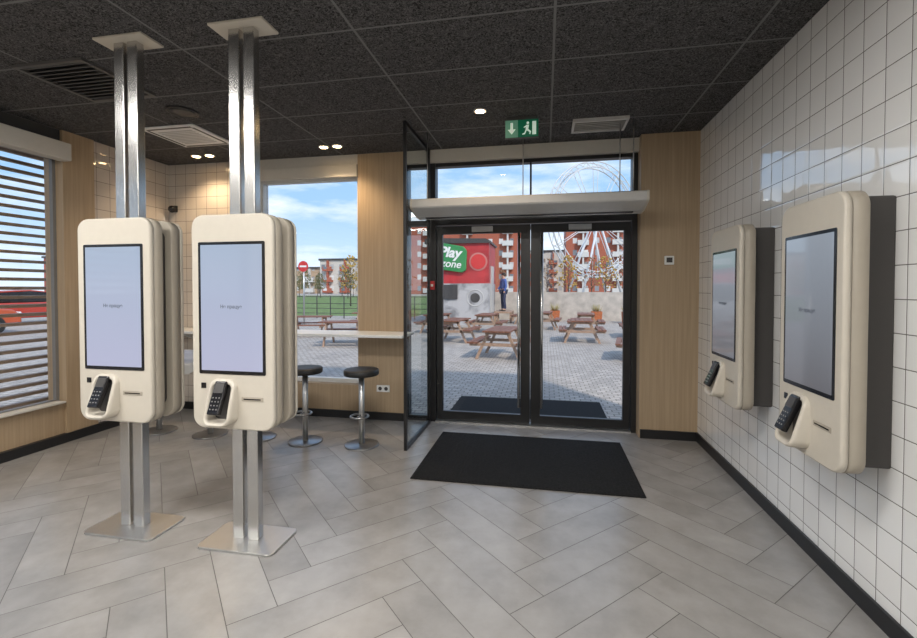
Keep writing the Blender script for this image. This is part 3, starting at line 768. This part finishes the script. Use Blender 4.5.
# steel wheel structure
fw = thing("observation_wheel", "white steel observation wheel behind the terrace", "ferris wheel", (9.0,86,.01), rz=math.radians(38))
cz = 14.0; RW = 10.5
wm = pmat("white_steel",(.62,.65,.68),.5)
for y in (-.7,.7):
    b_ = MB(); g = 40
    for i in range(g):
        a0=2*math.pi*i/g; a1=2*math.pi*(i+1)/g
        for rr in (RW,RW-1.0): b_.cyl((math.cos(a0)*rr,y,cz+math.sin(a0)*rr),(math.cos(a1)*rr,y,cz+math.sin(a1)*rr),.11,seg=6,caps=False)
        r0,r1=(RW,RW-1.0) if i%2 else (RW-1.0,RW)
        b_.cyl((math.cos(a0)*r0,y,cz+math.sin(a0)*r0),(math.cos(a1)*r1,y,cz+math.sin(a1)*r1),.06,seg=5,caps=False)
    b_.finish("rim", wm, parent=fw)
for i in range(12):
    a_=2*math.pi*i/12
    MB().cyl((0,.2,cz),(math.cos(a_)*RW,.7,cz+math.sin(a_)*RW),.07,seg=6).cyl((0,-.2,cz),(math.cos(a_)*RW,-.7,cz+math.sin(a_)*RW),.07,seg=6).finish("spoke", wm, parent=fw)
MB().cyl((0,-.9,cz),(0,.9,cz),.4,seg=20).finish("hub", wm, parent=fw)
for y in (-1.3,1.3):
    for x in (-4.8,4.8): MB().cyl((x,y*1.5,0),(0,y*.7,cz),.2,seg=10).finish("support_leg", wm, parent=fw)

# cars
def car(loc, rz, col, lab):
    c = thing("car", lab, "car", loc, rz, group="parked cars")
    body = [(-2.1,.35),(-2.15,.62),(-2.05,.85),(-1.7,.93),(1.05,.95),(1.9,.82),(2.12,.62),(2.12,.35),(1.75,.28),(-1.8,.28)]
    MB().prism(body,-.87,.87,'Y').finish("car_body", pmat("car_paint",col,.25,coat=.5), parent=c, bevel=.06, seg=3)
    MB().prism([(-1.75,.92),(-1.35,1.36),(-.2,1.42),(.45,1.36),(1.15,.94)],-.74,.74,'Y').finish("cabin_glass", M['bezel'], parent=c, bevel=.05)
    MB().prism([(-1.40,1.36),(-.2,1.43),(.48,1.36),(.40,1.40),(-.2,1.48),(-1.32,1.41)],-.70,.70,'Y').finish("roof", pmat("car_roof",col,.25), parent=c)
    for x in (-1.3,1.35):
        for y in (-.80,.80): MB().cyl((x,y-.1,.32),(x,y+.1,.32),.32,seg=24).cyl((x,y-.11,.32),(x,y+.11,.32),.18,seg=20,mi=1).finish("wheel", [M['leather'],M['steel2']], parent=c)
    for y in (-.65,.65):
        MB().box(2.05,2.14,y-.15,y+.15,.62,.74).finish("headlight", M['white'], parent=c, bevel=.02)
        MB().box(-2.16,-2.06,y-.14,y+.14,.68,.82).finish("tail_light", M['red'], parent=c, bevel=.02)
car((-22.5,16.0,-.012), math.radians(75),(.45,.04,.02),"parked red car beyond the louvres")
car((-26.5,23.0,-.012), math.radians(60),(.5,.5,.5),"parked silver car beyond the louvres")
car((-27.5,15.0,-.012), math.radians(75),(.06,.09,.2),"parked dark blue car beyond the louvres")
car((-19.0,10.5,-.012), math.radians(80),(.50,.09,.03),"parked orange-red car beyond the louvres")

# ------------------------------------------------------------------ world
wd = bpy.data.worlds.new("sky"); scene.world = wd; wd.use_nodes = True
nt = wd.node_tree; bg = nt.nodes["Background"]
tc = nt.nodes.new("ShaderNodeTexCoord"); s = nt.nodes.new("ShaderNodeSeparateXYZ"); nt.links.new(tc.outputs["Generated"], s.inputs[0])
r = nt.nodes.new("ShaderNodeValToRGB"); r.color_ramp.elements[0].position=0.0; r.color_ramp.elements[0].color=(.52,.65,.78,1)
r.color_ramp.elements[1].position=.7; r.color_ramp.elements[1].color=(.16,.34,.68,1)
e = r.color_ramp.elements.new(.18); e.color=(.29,.48,.72,1)
nt.links.new(s.outputs[2], r.inputs["Fac"])
mp = nt.nodes.new("ShaderNodeMapping"); mp.inputs["Scale"].default_value=(1.0,1.0,4.0); nt.links.new(tc.outputs["Generated"], mp.inputs[0])
n = nt.nodes.new("ShaderNodeTexNoise"); n.inputs["Scale"].default_value=3.5; n.inputs["Detail"].default_value=8; n.inputs["Roughness"].default_value=.6
nt.links.new(mp.outputs[0], n.inputs["Vector"])
cr = nt.nodes.new("ShaderNodeValToRGB"); cr.color_ramp.elements[0].position=.44; cr.color_ramp.elements[0].color=(0,0,0,1); cr.color_ramp.elements[1].position=.68; cr.color_ramp.elements[1].color=(.9,.9,.9,1)
nt.links.new(n.outputs["Fac"], cr.inputs["Fac"])
mx = nt.nodes.new("ShaderNodeMix"); mx.data_type='RGBA'
nt.links.new(cr.outputs["Color"], mx.inputs[0]); nt.links.new(r.outputs["Color"], mx.inputs[6]); mx.inputs[7].default_value=(.80,.83,.86,1)
nt.links.new(mx.outputs[2], bg.inputs["Color"]); bg.inputs["Strength"].default_value = 1.5

L = bpy.data.lights.new("sun",'SUN'); L.energy=3.0; L.angle=math.radians(3); L.color=(1,.91,.80)
o = bpy.data.objects.new("sun", L); COL.objects.link(o); o.rotation_euler=(math.radians(48),0,math.radians(35)); o.location=(0,0,20)

# ------------------------------------------------------------------ camera
cam = bpy.data.cameras.new("camera"); co = bpy.data.objects.new("camera", cam); COL.objects.link(co)
cam.sensor_fit='HORIZONTAL'; cam.sensor_width=36; cam.lens=450/917*36
cam.shift_y=-21.6/917
cam.clip_end = 500; cam.clip_start=.05
co.location=(0,0,1.55); co.rotation_euler=(math.radians(90-1.2),0,math.atan(86.5/450))
scene.camera = co
